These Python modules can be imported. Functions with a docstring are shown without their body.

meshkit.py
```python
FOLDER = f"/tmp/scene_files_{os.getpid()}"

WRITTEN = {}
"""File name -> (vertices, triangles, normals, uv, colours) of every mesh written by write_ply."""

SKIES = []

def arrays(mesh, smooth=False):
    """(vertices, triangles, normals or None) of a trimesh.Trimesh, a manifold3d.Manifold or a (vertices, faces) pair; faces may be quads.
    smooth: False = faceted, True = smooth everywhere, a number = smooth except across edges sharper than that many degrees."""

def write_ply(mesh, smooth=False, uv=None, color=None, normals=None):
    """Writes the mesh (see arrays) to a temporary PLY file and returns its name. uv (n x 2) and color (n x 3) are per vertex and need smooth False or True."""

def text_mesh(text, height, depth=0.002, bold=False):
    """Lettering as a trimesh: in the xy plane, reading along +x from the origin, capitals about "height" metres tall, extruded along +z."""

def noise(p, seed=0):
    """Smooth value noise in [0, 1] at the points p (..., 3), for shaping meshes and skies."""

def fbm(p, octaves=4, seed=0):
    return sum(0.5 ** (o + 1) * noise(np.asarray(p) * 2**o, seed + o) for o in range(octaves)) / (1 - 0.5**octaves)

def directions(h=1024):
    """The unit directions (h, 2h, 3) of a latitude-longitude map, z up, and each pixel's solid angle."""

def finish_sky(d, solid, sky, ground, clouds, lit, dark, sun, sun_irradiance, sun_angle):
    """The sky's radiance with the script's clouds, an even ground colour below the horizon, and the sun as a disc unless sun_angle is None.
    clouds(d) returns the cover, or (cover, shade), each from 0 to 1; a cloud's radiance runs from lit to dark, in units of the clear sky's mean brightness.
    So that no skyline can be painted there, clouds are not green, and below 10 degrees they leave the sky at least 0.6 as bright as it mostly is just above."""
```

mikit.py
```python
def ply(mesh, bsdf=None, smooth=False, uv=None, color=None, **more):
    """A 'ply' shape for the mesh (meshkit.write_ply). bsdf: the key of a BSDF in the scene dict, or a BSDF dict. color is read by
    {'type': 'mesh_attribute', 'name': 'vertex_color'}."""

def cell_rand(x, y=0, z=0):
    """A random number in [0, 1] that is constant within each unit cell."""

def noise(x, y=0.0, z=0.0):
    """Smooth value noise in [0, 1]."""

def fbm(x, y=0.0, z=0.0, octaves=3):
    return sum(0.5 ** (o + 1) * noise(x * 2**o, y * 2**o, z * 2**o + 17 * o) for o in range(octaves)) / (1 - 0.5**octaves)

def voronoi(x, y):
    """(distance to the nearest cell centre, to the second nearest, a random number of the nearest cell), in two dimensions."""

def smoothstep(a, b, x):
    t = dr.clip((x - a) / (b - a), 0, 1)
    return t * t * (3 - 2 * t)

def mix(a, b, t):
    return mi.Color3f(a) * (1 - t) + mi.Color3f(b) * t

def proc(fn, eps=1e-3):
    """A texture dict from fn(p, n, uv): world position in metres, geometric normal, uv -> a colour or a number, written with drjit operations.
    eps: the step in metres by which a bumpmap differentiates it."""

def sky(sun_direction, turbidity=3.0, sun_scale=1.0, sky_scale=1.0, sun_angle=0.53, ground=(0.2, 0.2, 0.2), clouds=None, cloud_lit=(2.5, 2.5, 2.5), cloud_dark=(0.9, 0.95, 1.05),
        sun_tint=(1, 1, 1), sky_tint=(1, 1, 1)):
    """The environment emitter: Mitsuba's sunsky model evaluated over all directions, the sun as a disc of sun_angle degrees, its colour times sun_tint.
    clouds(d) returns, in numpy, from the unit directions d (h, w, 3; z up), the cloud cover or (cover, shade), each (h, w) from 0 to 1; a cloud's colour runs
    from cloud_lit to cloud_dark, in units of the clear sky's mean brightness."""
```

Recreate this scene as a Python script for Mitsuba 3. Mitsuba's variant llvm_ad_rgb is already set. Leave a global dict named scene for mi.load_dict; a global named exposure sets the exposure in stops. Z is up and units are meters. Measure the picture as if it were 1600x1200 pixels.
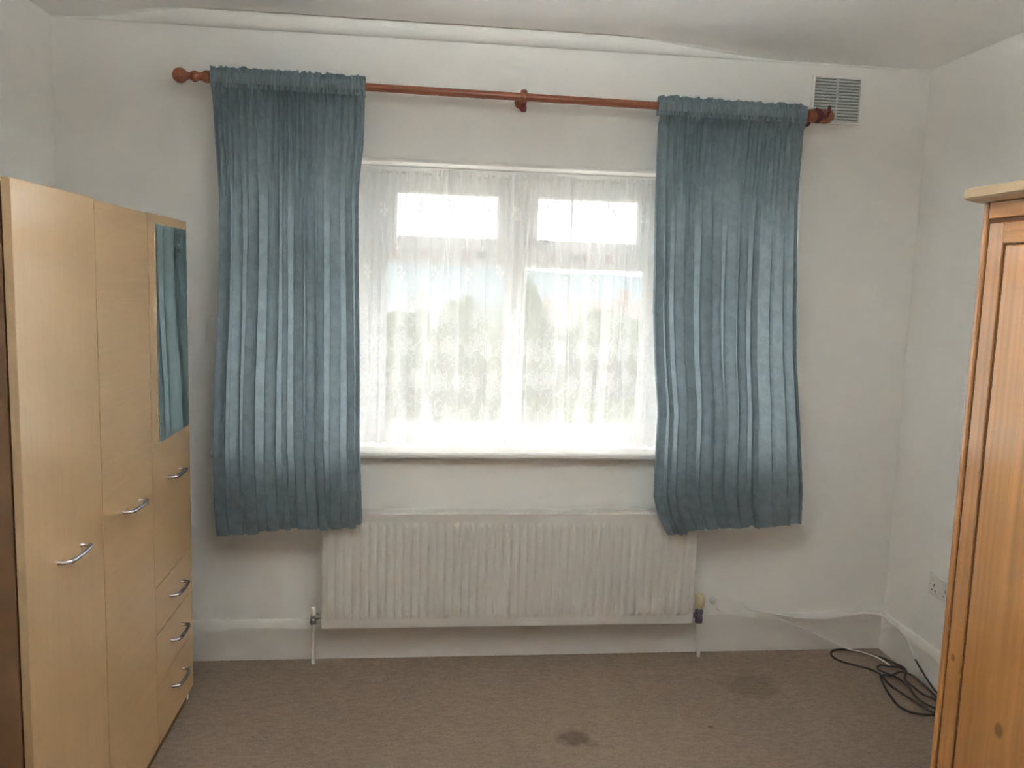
import math, random
import numpy as np, trimesh, mitsuba as mi, drjit as dr
import manifold3d as m3
import mikit, meshkit
from mikit import proc, noise, fbm, smoothstep, mix, cell_rand

random.seed(7)
rng = np.random.default_rng(7)
T = mi.ScalarTransform4f
scene, labels = {}, {}

# ---------------------------------------------------------------- camera
YAW, PITCH, ROLL, F, D, CH = 0.111674, 0.120701, 0.030861, 1306.85, 3.3238, 1.5433
_cy, _sy = math.cos(YAW), math.sin(YAW)
_f, _r, _u = np.array([_sy, _cy, 0]), np.array([_cy, -_sy, 0]), np.array([0, 0, 1.0])
_f2 = _f * math.cos(PITCH) - _u * math.sin(PITCH)
_u2 = _u * math.cos(PITCH) + _f * math.sin(PITCH)
_u3 = _u2 * math.cos(ROLL) - _r * math.sin(ROLL)
CAM = np.array([0, -D, CH])
scene['camera'] = dict(type='perspective', fov=math.degrees(2 * math.atan(800 / F)), fov_axis='x', near_clip=0.02, far_clip=3000.0,
                       to_world=T().look_at(origin=CAM.tolist(), target=(CAM + _f2).tolist(), up=_u3.tolist()))

# ---------------------------------------------------------------- sky (high overcast, sun hidden behind the house)
def cloud_cover(d):
    q = d / np.maximum(d[..., 2:3], 0.06)
    n = meshkit.fbm(np.stack([q[..., 0] * 0.5 + 3, q[..., 1] * 0.5 + 9, d[..., 2] * 2], -1), 4, 3)
    low = np.clip((d[..., 2] - 0.01) / 0.12, 0, 1)
    cover = (0.55 + 0.45 * low) * np.clip(0.8 + (n - 0.35) * 1.5, 0, 1)
    return cover, np.clip((0.55 - n) * 1.3, 0, 0.6)

scene['sky'] = mikit.sky((-0.45, -0.55, 0.70), turbidity=4.0, sun_scale=0.0, sky_scale=1.0, ground=(0.12, 0.13, 0.08),
                         clouds=cloud_cover, cloud_lit=(1.75, 1.75, 1.75), cloud_dark=(1.1, 1.13, 1.18))
exposure = 5.25

# ---------------------------------------------------------------- mesh helpers
def box(x0, x1, y0, y1, z0, z1, b=0.0):
    """A box, its edges chamfered by b."""
    if b <= 0:
        m = trimesh.creation.box(extents=[x1 - x0, y1 - y0, z1 - z0])
        m.apply_translation([(x0 + x1) / 2, (y0 + y1) / 2, (z0 + z1) / 2])
        return m
    b = min(b, (x1 - x0) / 2.01, (y1 - y0) / 2.01, (z1 - z0) / 2.01)
    P = []
    for x, sx in ((x0, 1), (x1, -1)):
        for y, sy in ((y0, 1), (y1, -1)):
            for z, sz in ((z0, 1), (z1, -1)):
                P += [(x + sx * b, y + sy * b, z), (x + sx * b, y, z + sz * b), (x, y + sy * b, z + sz * b)]
    return trimesh.convex.convex_hull(np.array(P))

def cat(*ms):
    flat = []
    for m in ms:
        flat += m if isinstance(m, (list, tuple)) else [m]
    return trimesh.util.concatenate(flat)

def catmull(P, n=8):
    P = np.asarray(P, float)
    Q = np.vstack([2 * P[0] - P[1], P, 2 * P[-1] - P[-2]])
    out = []
    for i in range(1, len(Q) - 2):
        t = np.linspace(0, 1, n, endpoint=False)[:, None]
        a, b, c, d = Q[i - 1], Q[i], Q[i + 1], Q[i + 2]
        out.append(0.5 * (2 * b + (c - a) * t + (2 * a - 5 * b + 4 * c - d) * t ** 2 + (3 * b - a - 3 * c + d) * t ** 3))
    out.append(Q[-2][None])
    return np.vstack(out)

def tube(P, r, sides=10, flat=1.0):
    """A capped tube along the points; flat < 1 squeezes it upright."""
    P = np.asarray(P, float)
    t = np.gradient(P, axis=0); t /= np.linalg.norm(t, axis=1, keepdims=True) + 1e-12
    ref = np.where(np.abs(t[:, 2:]) < 0.92, [[0, 0, 1.0]], [[1.0, 0, 0]])
    a = np.cross(t, ref); a /= np.linalg.norm(a, axis=1, keepdims=True) + 1e-12
    b = np.cross(t, a)
    ang = np.arange(sides) * 2 * np.pi / sides
    rr = np.broadcast_to(r, (len(P),))[:, None, None]
    v = P[:, None] + rr * (np.cos(ang)[None, :, None] * a[:, None] + flat * np.sin(ang)[None, :, None] * b[:, None])
    n = len(P)
    i, j = np.meshgrid(np.arange(n - 1), np.arange(sides), indexing='ij')
    q = np.stack([i * sides + j, i * sides + (j + 1) % sides, (i + 1) * sides + (j + 1) % sides, (i + 1) * sides + j], -1).reshape(-1, 4)
    f = np.vstack([q[:, [0, 1, 2]], q[:, [0, 2, 3]]])
    v = np.vstack([v.reshape(-1, 3), P[0], P[-1]])
    k = np.arange(sides)
    f = np.vstack([f, np.stack([k * 0 + n * sides, (k + 1) % sides, k], 1), np.stack([k * 0 + n * sides + 1, (n - 1) * sides + k, (n - 1) * sides + (k + 1) % sides], 1)])
    m = trimesh.Trimesh(v, f, process=False)
    m.fix_normals()
    return m

def lathe(prof, axis='x', at=(0, 0, 0), sides=28):
    """Profile rows (distance along the axis, radius)."""
    m = trimesh.creation.revolve(np.array([[max(r, 0.0), h] for h, r in prof]), sections=sides)
    M = {'x': [[0, 0, 1], [1, 0, 0], [0, 1, 0]], 'y': [[0, 1, 0], [0, 0, 1], [1, 0, 0]], 'z': np.eye(3)}[axis]
    m = trimesh.Trimesh(np.asarray(m.vertices) @ np.asarray(M, float).T + at, m.faces, process=False)
    m.fix_normals()
    return m

def extrude_x(prof, x0, x1):
    """A closed profile of (y, z) points, counter-clockwise seen from +x, drawn out along x."""
    from shapely.geometry import Polygon
    m = trimesh.creation.extrude_polygon(Polygon(prof), x1 - x0, engine='earcut')
    v = np.asarray(m.vertices)
    m = trimesh.Trimesh(np.stack([v[:, 2] + x0, v[:, 0], v[:, 1]], 1), m.faces, process=False)
    m.fix_normals()
    return m

def grid(V):
    """Triangles over an (n, m, 3) array of points."""
    n, m = V.shape[:2]
    i, j = np.meshgrid(np.arange(n - 1), np.arange(m - 1), indexing='ij')
    q = np.stack([i * m + j, (i + 1) * m + j, (i + 1) * m + j + 1, i * m + j + 1], -1).reshape(-1, 4)
    return trimesh.Trimesh(V.reshape(-1, 3), np.vstack([q[:, [0, 1, 2]], q[:, [0, 2, 3]]]), process=False)

def numbered(name):
    if name not in scene and name not in taken:
        taken.add(name); return name
    k = 1
    while f'{name}_{k:03d}' in scene or f'{name}_{k:03d}' in taken:
        k += 1
    taken.add(f'{name}_{k:03d}')
    return f'{name}_{k:03d}'
taken = set()

def thing(name, label, category, group=None):
    key = numbered(name)
    labels[key] = dict(label=label, category=category)
    if group:
        labels[key]['group'] = group
    return key

def obj(name, mesh, mat, parent=None, smooth=False, label=None, **kw):
    key = numbered(parent + '__' + name if parent else name)
    scene[key] = mikit.ply(mesh, mat, smooth=smooth, **kw)
    if label:
        labels.setdefault(key, {})['label'] = label
    return key

def struct(name, mesh, mat, label=None, smooth=False, **kw):
    key = obj(name, mesh, mat, None, smooth, **kw)
    labels[key] = dict(kind='structure')
    if label:
        labels[key]['label'] = label
    return key

# ---------------------------------------------------------------- materials
def srgb(r, g, b):
    return [(c / 255 / 12.92) if c < 11 else ((c / 255 + 0.055) / 1.055) ** 2.4 for c in (r, g, b)]

def principled(color, roughness=0.5, **kw):
    if isinstance(color, (list, tuple)):
        color = dict(type='rgb', value=list(color))
    return dict(type='twosided', bsdf=dict(type='principled', base_color=color, roughness=roughness, **kw))

def rgb(r, g, b):
    return dict(type='rgb', value=[r, g, b])

WALL = (0.81, 0.79, 0.755)
def wall_color(p, n, uv):
    k = fbm(p.x * 3, p.y * 3 + 5, p.z * 3, 2)
    return mi.Color3f(*WALL) * (0.97 + 0.05 * k)
def wall_relief(p, n, uv):
    return 0.0006 * fbm(p.x * 60, p.y * 60, p.z * 60, 2) + 0.002 * noise(p.x * 5, p.y * 5, p.z * 5)
scene['mat_wall'] = dict(type='twosided', bsdf=dict(type='diffuse', reflectance=proc(wall_color)))
scene['mat_ceiling'] = dict(type='twosided', bsdf=dict(type='diffuse', reflectance=rgb(0.91, 0.905, 0.89)))
scene['mat_gloss_white'] = principled((0.70, 0.675, 0.635), 0.35)
scene['mat_upvc'] = principled((0.84, 0.84, 0.83), 0.3)
scene['mat_radiator'] = principled((0.68, 0.655, 0.615), 0.32)
scene['mat_white_plastic'] = principled((0.72, 0.70, 0.66), 0.4)
scene['mat_vent'] = principled((0.60, 0.62, 0.60), 0.4)
scene['mat_vent_shade'] = principled((0.16, 0.165, 0.155), 0.6)
scene['mat_cream_plastic'] = principled((0.62, 0.52, 0.34), 0.45)
scene['mat_dark_hole'] = principled((0.03, 0.03, 0.03), 0.8)
scene['mat_collar'] = principled((0.13, 0.10, 0.13), 0.35, metallic=0.6)
scene['mat_chrome'] = dict(type='twosided', bsdf=dict(type='roughconductor', material='Cr', alpha=0.12))
scene['mat_steel'] = principled((0.32, 0.31, 0.29), 0.35, metallic=0.9)
scene['mat_mirror'] = dict(type='twosided', bsdf=dict(type='conductor', material='Ag', specular_reflectance=rgb(0.80, 0.88, 0.86)))
scene['mat_black_rubber'] = principled((0.018, 0.016, 0.016), 0.5)
scene['mat_glass'] = dict(type='thindielectric', int_ior=1.5)

def carpet(p, n, uv):
    fine = noise(p.x * 260, p.y * 260)
    mid = fbm(p.x * 45, p.y * 110, 3.0, 3)
    big = fbm(p.x * 1.6, p.y * 1.6, 7.0, 2)
    k = 0.66 + 0.30 * fine + 0.36 * mid + 0.22 * big
    def spot(cx, cy, rx, ry, s):
        q = dr.sqrt(dr.square((p.x - cx) / rx) + dr.square((p.y - cy) / ry)) + 0.5 * (fbm(p.x * 35, p.y * 35, 2.0, 2) - 0.5)
        return 1 - s * (1 - smoothstep(0.55, 1.1, q))
    k = k * spot(0.545, -0.666, 0.062, 0.058, 0.42) * spot(0.60, -0.70, 0.03, 0.03, 0.2) * spot(1.311, -0.33, 0.13, 0.12, 0.22) * spot(1.05, -0.62, 0.012, 0.012, 0.4)
    return mi.Color3f(0.178, 0.134, 0.103) * k
scene['mat_carpet'] = dict(type='twosided', bsdf=dict(type='diffuse', reflectance=proc(carpet)))

def beech(along):
    def fn(p, n, uv):
        a, b = (p.z, p.y) if along == 'z' else (p.y, p.z)
        g = fbm(a * 5, b * 150, p.x * 150 + 3, 3)
        w = fbm(a * 1.2, b * 14, p.x * 14 + 8, 2)
        f = noise(a * 40, b * 500, p.x * 500)
        k = 0.88 + 0.10 * g + 0.08 * w + 0.06 * f
        return mi.Color3f(0.445, 0.285, 0.145) * k
    return fn
scene['mat_beech'] = principled(proc(beech('z')), 0.21, eta=1.78)
scene['mat_beech_across'] = principled(proc(beech('y')), 0.26, eta=1.6)
scene['mat_beech_edge'] = principled((0.40, 0.30, 0.20), 0.4)
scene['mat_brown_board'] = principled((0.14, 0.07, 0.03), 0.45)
scene['mat_dark_gap'] = principled((0.05, 0.03, 0.02), 0.8)

def pine(vertical):
    def fn(p, n, uv):
        a = p.z if vertical else p.y
        c = p.y if vertical else p.z
        bend = 0.012 * (fbm(a * 1.6, c * 3, 2.0, 2) - 0.5)
        knot = mi.Float(0); pull = mi.Float(0)
        for ky, kz, kr in ((-1.508, 0.475, 0.017), (-1.315, 0.575, 0.010), (-1.352, 0.548, 0.007), (-1.62, 1.25, 0.012), (-1.75, 0.8, 0.018), (-1.95, 1.2, 0.02)):
            dy, dz = p.y - ky, p.z - kz
            q = dr.sqrt(dr.square(dy) + dr.square(dz * 0.75)) / kr
            knot = dr.maximum(knot, 1 - smoothstep(0.5, 1.15, q))
            pull = pull + (dy / (0.6 + dr.square(q) * 0.12)) * dr.exp(-dr.square(dz / (kr * 3))) * 0.25
        c2 = c + bend + pull * (1 if vertical else 0)
        ring = fbm(c2 * 95, a * 0.9, 1.0, 3)
        plank = fbm(c * 11, a * 0.35, 4.0, 2)
        fine = noise(c * 700, a * 18, p.x * 50)
        k = 0.70 + 0.20 * ring + 0.42 * plank + 0.10 * fine
        base = mix((0.28, 0.105, 0.025), (0.50, 0.24, 0.075), dr.clip(0.25 * ring + 0.9 * plank - 0.1, 0, 1)) * k
        return mix(base, (0.17, 0.07, 0.025), 0.75 * knot)
    return fn
scene['mat_pine'] = principled(proc(pine(True)), 0.19, eta=2.25)
scene['mat_pine_across'] = principled(proc(pine(False)), 0.24, eta=1.7)
scene['mat_groove_shade'] = principled((0.10, 0.035, 0.012), 0.5)  # dark brown stands for the shade in wardrobe gaps and grooves
scene['mat_pine_pale'] = principled((0.50, 0.36, 0.225), 0.3)

def mahogany(p, n, uv):
    g = fbm(p.x * 12, p.y * 260, p.z * 260, 3)
    return mix((0.16, 0.042, 0.018), (0.31, 0.10, 0.045), g)
scene['mat_pole'] = principled(proc(mahogany), 0.35)
scene['mat_maroon'] = principled((0.10, 0.012, 0.018), 0.4)

def velvet(p, n, uv):
    u, v = 0.8 * uv.x + 0.6 * uv.y, 0.8 * uv.y - 0.6 * uv.x
    a = fbm(u * 42, v * 42, 1.0, 3)
    b = fbm(u * 170 + 9, v * 170, 5.0, 2)
    k = 0.90 + 0.12 * smoothstep(0.35, 0.65, a) + 0.08 * b
    return mi.Color3f(0.295, 0.36, 0.395) * k
scene['mat_curtain'] = dict(type='principledthin', base_color=proc(velvet), roughness=0.75, diff_trans=1.4, spec_trans=0.0, sheen=0.2)
scene['mat_curtain_heading'] = dict(type='principledthin', base_color=proc(velvet), roughness=0.8, diff_trans=0.9, spec_trans=0.0)

# lace: where the threads of the net lie, in the cloth's own metres (uv.x along the width, uv.y height above its hem)
def lace(p, n, uv):
    x, z = uv.x, uv.y
    thread = mi.Float(0)
    # scattered sprigs in the plain net
    for row, zz in ((0, 0.955), (1, 0.705)):
        cx = x / 0.19 + 0.5 * row
        i = dr.floor(cx)
        lx = (cx - i - 0.5) * 0.19 + 0.02 * (cell_rand(i, row) - 0.5)
        lz = z - zz - 0.03 * (cell_rand(i, row, 3) - 0.5)
        for ax, az, rx, rz in ((0, 0.016, 0.008, 0.013), (0.014, 0.0, 0.011, 0.008), (-0.013, -0.004, 0.010, 0.008), (0.004, -0.018, 0.007, 0.011), (-0.016, 0.022, 0.006, 0.007)):
            q = dr.sqrt(dr.square((lx - ax) / rx) + dr.square((lz - az) / rz))
            thread = dr.maximum(thread, 1 - smoothstep(0.8, 1.1, q))
    # the flower border: roses with outlined petals, leaves, and winding stems
    zone = (1 - smoothstep(0.44, 0.62, z + 0.06 * dr.sin(x * 30)))
    bloom = mi.Float(0)
    for k, (sx, sz, R, seed) in enumerate(((0.150, 0.155, 0.050, 1), (0.115, 0.125, 0.034, 5))):
        u0, v0 = x / sx + 0.37 * k, (z - 0.02) / sz + 0.5 * k
        v0i = dr.floor(v0)
        u0 = u0 + 0.5 * v0i
        ui = dr.floor(u0)
        lx = (u0 - ui - 0.5) * sx + (cell_rand(ui, v0i, seed) - 0.5) * sx * 0.3
        lz = (v0 - v0i - 0.5) * sz + (cell_rand(ui, v0i, seed + 1) - 0.5) * sz * 0.25
        r = dr.sqrt(dr.square(lx) + dr.square(lz)) + 1e-5
        th = dr.atan2(lz, lx) + 6.28 * cell_rand(ui, v0i, seed + 2)
        edge = R * (0.80 + 0.20 * dr.cos(5 * th))
        line = 1 - smoothstep(0.0022, 0.0042, dr.abs(r - edge))
        line2 = 1 - smoothstep(0.002, 0.0038, dr.abs(r - 0.55 * edge * (1 + 0.12 * dr.cos(4 * th + 1))))
        core = 1 - smoothstep(0.7, 1.1, r / (0.2 * R))
        fill = 0.45 * (1 - smoothstep(0.95, 1.0, r / edge)) * (0.5 + 0.5 * dr.sin(th * 9 + r * 300))
        bloom = dr.maximum(bloom, dr.maximum(dr.maximum(line, line2), dr.maximum(core, fill)))
    stem = 1 - smoothstep(0.002, 0.0042, dr.abs(x - 0.15 * dr.floor(x / 0.15 + 0.5) - 0.045 * dr.sin(z * 40 + dr.floor(x / 0.15 + 0.5) * 2.1)))
    lv = fbm(x * 42, z * 42, 3.0, 2)
    leaf = 0.8 * (1 - smoothstep(0.02, 0.045, dr.abs(lv - 0.5)))
    thread = dr.maximum(thread, zone * dr.maximum(bloom, dr.maximum(stem, leaf)))
    # diamond lattice above the scalloped hem, then rows of small arcs
    a, b = (x + z) / 0.013, (x - z) / 0.013
    fa, fb = a - dr.floor(a) - 0.5, b - dr.floor(b) - 0.5
    lat = 1 - smoothstep(0.24, 0.36, dr.sqrt(dr.square(fa) + dr.square(fb)))
    band = smoothstep(0.035, 0.045, z) * (1 - smoothstep(0.10, 0.125, z + 0.018 * dr.sin(x * 55)))
    thread = dr.lerp(thread, 0.9 - 0.75 * lat, band)
    sc = x / 0.072; sx_ = (sc - dr.floor(sc) - 0.5) * 0.072
    rr = dr.sqrt(dr.square(sx_) + dr.square(z - 0.032))
    arcs = 0.55 + 0.4 * dr.sin(rr * 900)
    thread = dr.lerp(thread, arcs, 1 - smoothstep(0.032, 0.042, z))
    return thread

NET_OPEN, NET_THREAD = 0.68, 0.95
def net_opacity(p, n, uv):
    weave = 0.05 * (noise(uv.x * 500, uv.y * 30) - 0.5)
    top = smoothstep(1.03, 1.045, uv.y)
    return dr.clip(NET_OPEN + weave + (NET_THREAD - NET_OPEN) * lace(p, n, uv) + 0.22 * top, 0.05, 0.95)
def net_color(p, n, uv):
    return mix((0.84, 0.83, 0.815), (0.97, 0.965, 0.95), lace(p, n, uv))
scene['mat_net'] = dict(type='mask', opacity=proc(net_opacity),
                        nested=dict(type='principledthin', base_color=proc(net_color), roughness=0.9, diff_trans=0.41, spec_trans=0.0))

# ---------------------------------------------------------------- the room
XL, XR, YB, H = -1.346, 2.044, -4.2, 2.45
RX0, RX1, RZ0, RZ1 = -0.745, 1.533, 0.835, 2.002      # window recess in the back wall
WT = 0.31                                              # wall thickness
struct('floor', box(XL - 0.2, XR + 0.2, YB - 0.2, 0.0, -0.12, 0.0), 'mat_carpet', 'worn beige brown carpet with a dark stain')
struct('wall_back', cat(box(XL - 0.2, RX0, 0, WT, -0.12, H + 0.2), box(RX1, XR + 0.2, 0, WT, -0.12, H + 0.2),
                        box(RX0, RX1, 0, WT, -0.12, RZ0), box(RX0, RX1, 0, WT, RZ1, H + 0.2)), 'mat_wall', 'off white window wall')
struct('wall_left', box(XL - 0.2, XL, YB - 0.2, 0, 0, H + 0.2), 'mat_wall', 'off white side wall behind the beech wardrobe')
struct('wall_right', box(XR, XR + 0.2, YB - 0.2, 0, 0, H + 0.2), 'mat_wall', 'off white side wall behind the pine wardrobe')
struct('wall_rear', box(XL - 0.2, XR + 0.2, YB - 0.2, YB, 0, H + 0.2), 'mat_wall')

# ceiling: slightly uneven plaster
nx, ny = 60, 70
yy_ = np.concatenate([np.linspace(0.05, -0.14, 40), np.linspace(-0.17, YB - 0.05, 60)])
cx, cyy = np.meshgrid(np.linspace(XL - 0.05, XR + 0.05, nx), yy_, indexing='ij')
def bow(x):
    a = np.clip((x - XL - 0.05) / 0.5, 0, 1); b = np.clip((1.45 - x) / 0.75, 0, 1)
    return a * a * (3 - 2 * a) * b * b * (3 - 2 * b)
wav = meshkit.fbm(np.stack([cx * 1.3, cyy * 1.3, cx * 0], -1), 2, 4) - 0.5
cz = H + 0.036 * bow(cx) + 0.010 * wav * np.clip(-cyy / 0.4, 0, 1) + 0.014 * bow(cx) * np.exp(-((cyy + 0.052) / 0.020) ** 2)
top = np.stack([cx, cyy, cz], -1)
cm = grid(top)
lid = box(XL - 0.2, XR + 0.2, YB - 0.2, WT, H + 0.07, H + 0.25)
struct('ceiling', cat(cm, lid), 'mat_ceiling', 'uneven white plaster ceiling', smooth=40)

# plaster cove along the window wall, fading out towards the corners
xs = np.linspace(XL, XR, 120)
bw = bow(xs)
wob = meshkit.fbm(np.stack([xs * 5, xs * 0, xs * 0], -1), 3, 9) - 0.5
rows = []
for a in np.linspace(0, 1, 12):
    # a rounded plaster lip: out from the wall, bulging, then up into the ceiling
    yy = -0.001 - (0.004 + 0.036 * bw + 0.006 * wob * bw) * math.sin(a * math.pi / 2) ** 0.8
    zz = H - 0.006 + 0.003 * wob * (1 - a) + (0.008 + 0.044 * bw) * (1 - math.cos(a * math.pi / 2))
    rows.append(np.stack([xs, yy, zz], -1))
cove = grid(np.array(rows))
struct('trim_1', cove, 'mat_wall', 'rounded plaster edge between window wall and ceiling', smooth=True)

SK = [(0, 0), (-0.020, 0), (-0.020, 0.125), (-0.018, 0.138), (-0.0125, 0.147), (-0.010, 0.156), (-0.006, 0.162), (0, 0.163)]
struct('baseboard_back', extrude_x([(y, z) for y, z in SK][::-1], XL, XR), 'mat_gloss_white', 'white skirting board under the window', smooth=35)
sr = extrude_x([(y, z) for y, z in SK][::-1], 0, -YB)
v = np.asarray(sr.vertices)
def turned(x0, sgn):
    m = trimesh.Trimesh(np.stack([x0 + sgn * v[:, 1], -v[:, 0], v[:, 2]], 1), sr.faces, process=False)
    m.fix_normals()
    return m
struct('baseboard_right', turned(XR, 1), 'mat_gloss_white', 'white skirting board on the right wall', smooth=35)
struct('baseboard_left', turned(XL, -1), 'mat_gloss_white', smooth=35)

# ---------------------------------------------------------------- window
WY0, WY1 = 0.195, 0.265                                # frame depth
win = 'window_1'; taken.add(win)
labels[win] = dict(kind='structure', label='white plastic framed window of four lights behind a net curtain')
WZ0, WZ1 = 0.862, RZ1
def frame_of(x0, x1, z0, z1, w, y0, y1, b=0.006):
    return cat(box(x0, x0 + w, y0, y1, z0, z1, b), box(x1 - w, x1, y0, y1, z0, z1, b), box(x0 + w - 0.002, x1 - w + 0.002, y0, y1, z0, z0 + w, b), box(x0 + w - 0.002, x1 - w + 0.002, y0, y1, z1 - w, z1, b))
obj('frame', cat(box(RX0, RX0 + 0.055, WY0, WY1, WZ0, WZ1, .006), box(RX1 - 0.055, RX1, WY0, WY1, WZ0, WZ1, .006),
                 box(RX0, RX1, WY0, WY1, WZ0, WZ0 + 0.062, .006), box(RX0, RX1, WY0, WY1, WZ1 - 0.055, WZ1, .006)), 'mat_upvc', win)
MULL = [(-0.278, -0.152), (0.364, 0.428), (0.958, 1.085)]
for a, b in MULL:
    obj('mullion', box(a, b, WY0 - 0.004, WY1, WZ0 + 0.05, WZ1 - 0.05, 0.006), 'mat_upvc', win)
bays = [(RX0 + 0.055, -0.278), (-0.152, 0.364), (0.428, 0.958), (1.085, RX1 - 0.055)]
TZ0, TZ1 = 1.618, 1.668
for bi, (a, b) in enumerate(bays):
    obj('transom', box(a, b, WY0, WY1, TZ0, TZ1, 0.006), 'mat_upvc', win)
    g = trimesh.Trimesh([[a - .004, 0.236, WZ0 + .055], [b + .004, 0.236, WZ0 + .055], [b + .004, 0.236, TZ0 + .006], [a - .004, 0.236, TZ0 + .006]], [[0, 1, 2], [0, 2, 3]], process=False)
    obj('pane', g, 'mat_glass', win)
    bead = frame_of(a, b, WZ0 + 0.062, TZ0, 0.012, 0.218, 0.234, 0.004)
    obj('glazing_bead', bead, 'mat_upvc', win)
    s = obj('sash', frame_of(a + 0.001, b - 0.001, TZ1 + 0.001, WZ1 - 0.056, 0.052, WY0 - 0.014, WY1 - 0.02, 0.007), 'mat_upvc', win)
    sw = 0.052
    g = trimesh.Trimesh([[a + sw - .006, 0.222, TZ1 + sw - .006], [b - sw + .006, 0.222, TZ1 + sw - .006], [b - sw + .006, 0.222, WZ1 - .056 - sw + .006], [a + sw - .006, 0.222, WZ1 - .056 - sw + .006]], [[0, 1, 2], [0, 2, 3]], process=False)
    obj('pane', g, 'mat_glass', s)
    # lever handle of the opening light
    hx = a + 0.02 if bi in (2,) else b - 0.02
    hz = TZ1 + 0.042
    sg = 1 if bi == 2 else -1
    blade = cat(lathe([(-0.012, 0.0), (-0.012, 0.011), (0.006, 0.013), (0.006, 0.0)], 'y', (hx, WY0 - 0.022, hz), 16),
                tube(catmull([(hx, WY0 - 0.034, hz), (hx + sg * 0.03, WY0 - 0.042, hz + 0.006), (hx + sg * 0.07, WY0 - 0.044, hz + 0.006), (hx + sg * 0.105, WY0 - 0.04, hz + 0.004)], 5), np.interp(np.linspace(0, 1, 16), [0, .5, 1], [.010, .008, .004]), 8, 0.6))
    obj('handle', blade, 'mat_collar' if bi == 2 else 'mat_upvc', s, smooth=40)
scene['mat_dull_red'] = principled((0.42, 0.20, 0.20), 0.6)
scene['mat_dull_grey'] = principled((0.25, 0.24, 0.28), 0.6)
for px, w, m in ((-0.113, .022, 'mat_dull_red'), (-0.070, .006, 'mat_dull_red'), (0.015, .030, 'mat_dull_red'), (0.185, .022, 'mat_dull_red'), (0.250, .036, 'mat_dull_grey'), (0.318, .010, 'mat_dull_red'),
                 (0.548, .016, 'mat_dull_red'), (0.645, .018, 'mat_dull_grey'), (0.688, .018, 'mat_dull_red'), (0.790, .024, 'mat_dull_red')):
    obj('transom_patch', box(px - w / 2, px + w / 2, WY0 - 0.006, WY0 + 0.001, TZ1 - 0.028, TZ1 - 0.002, 0.001), m, win, label='small dull patch on the transom')
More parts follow.
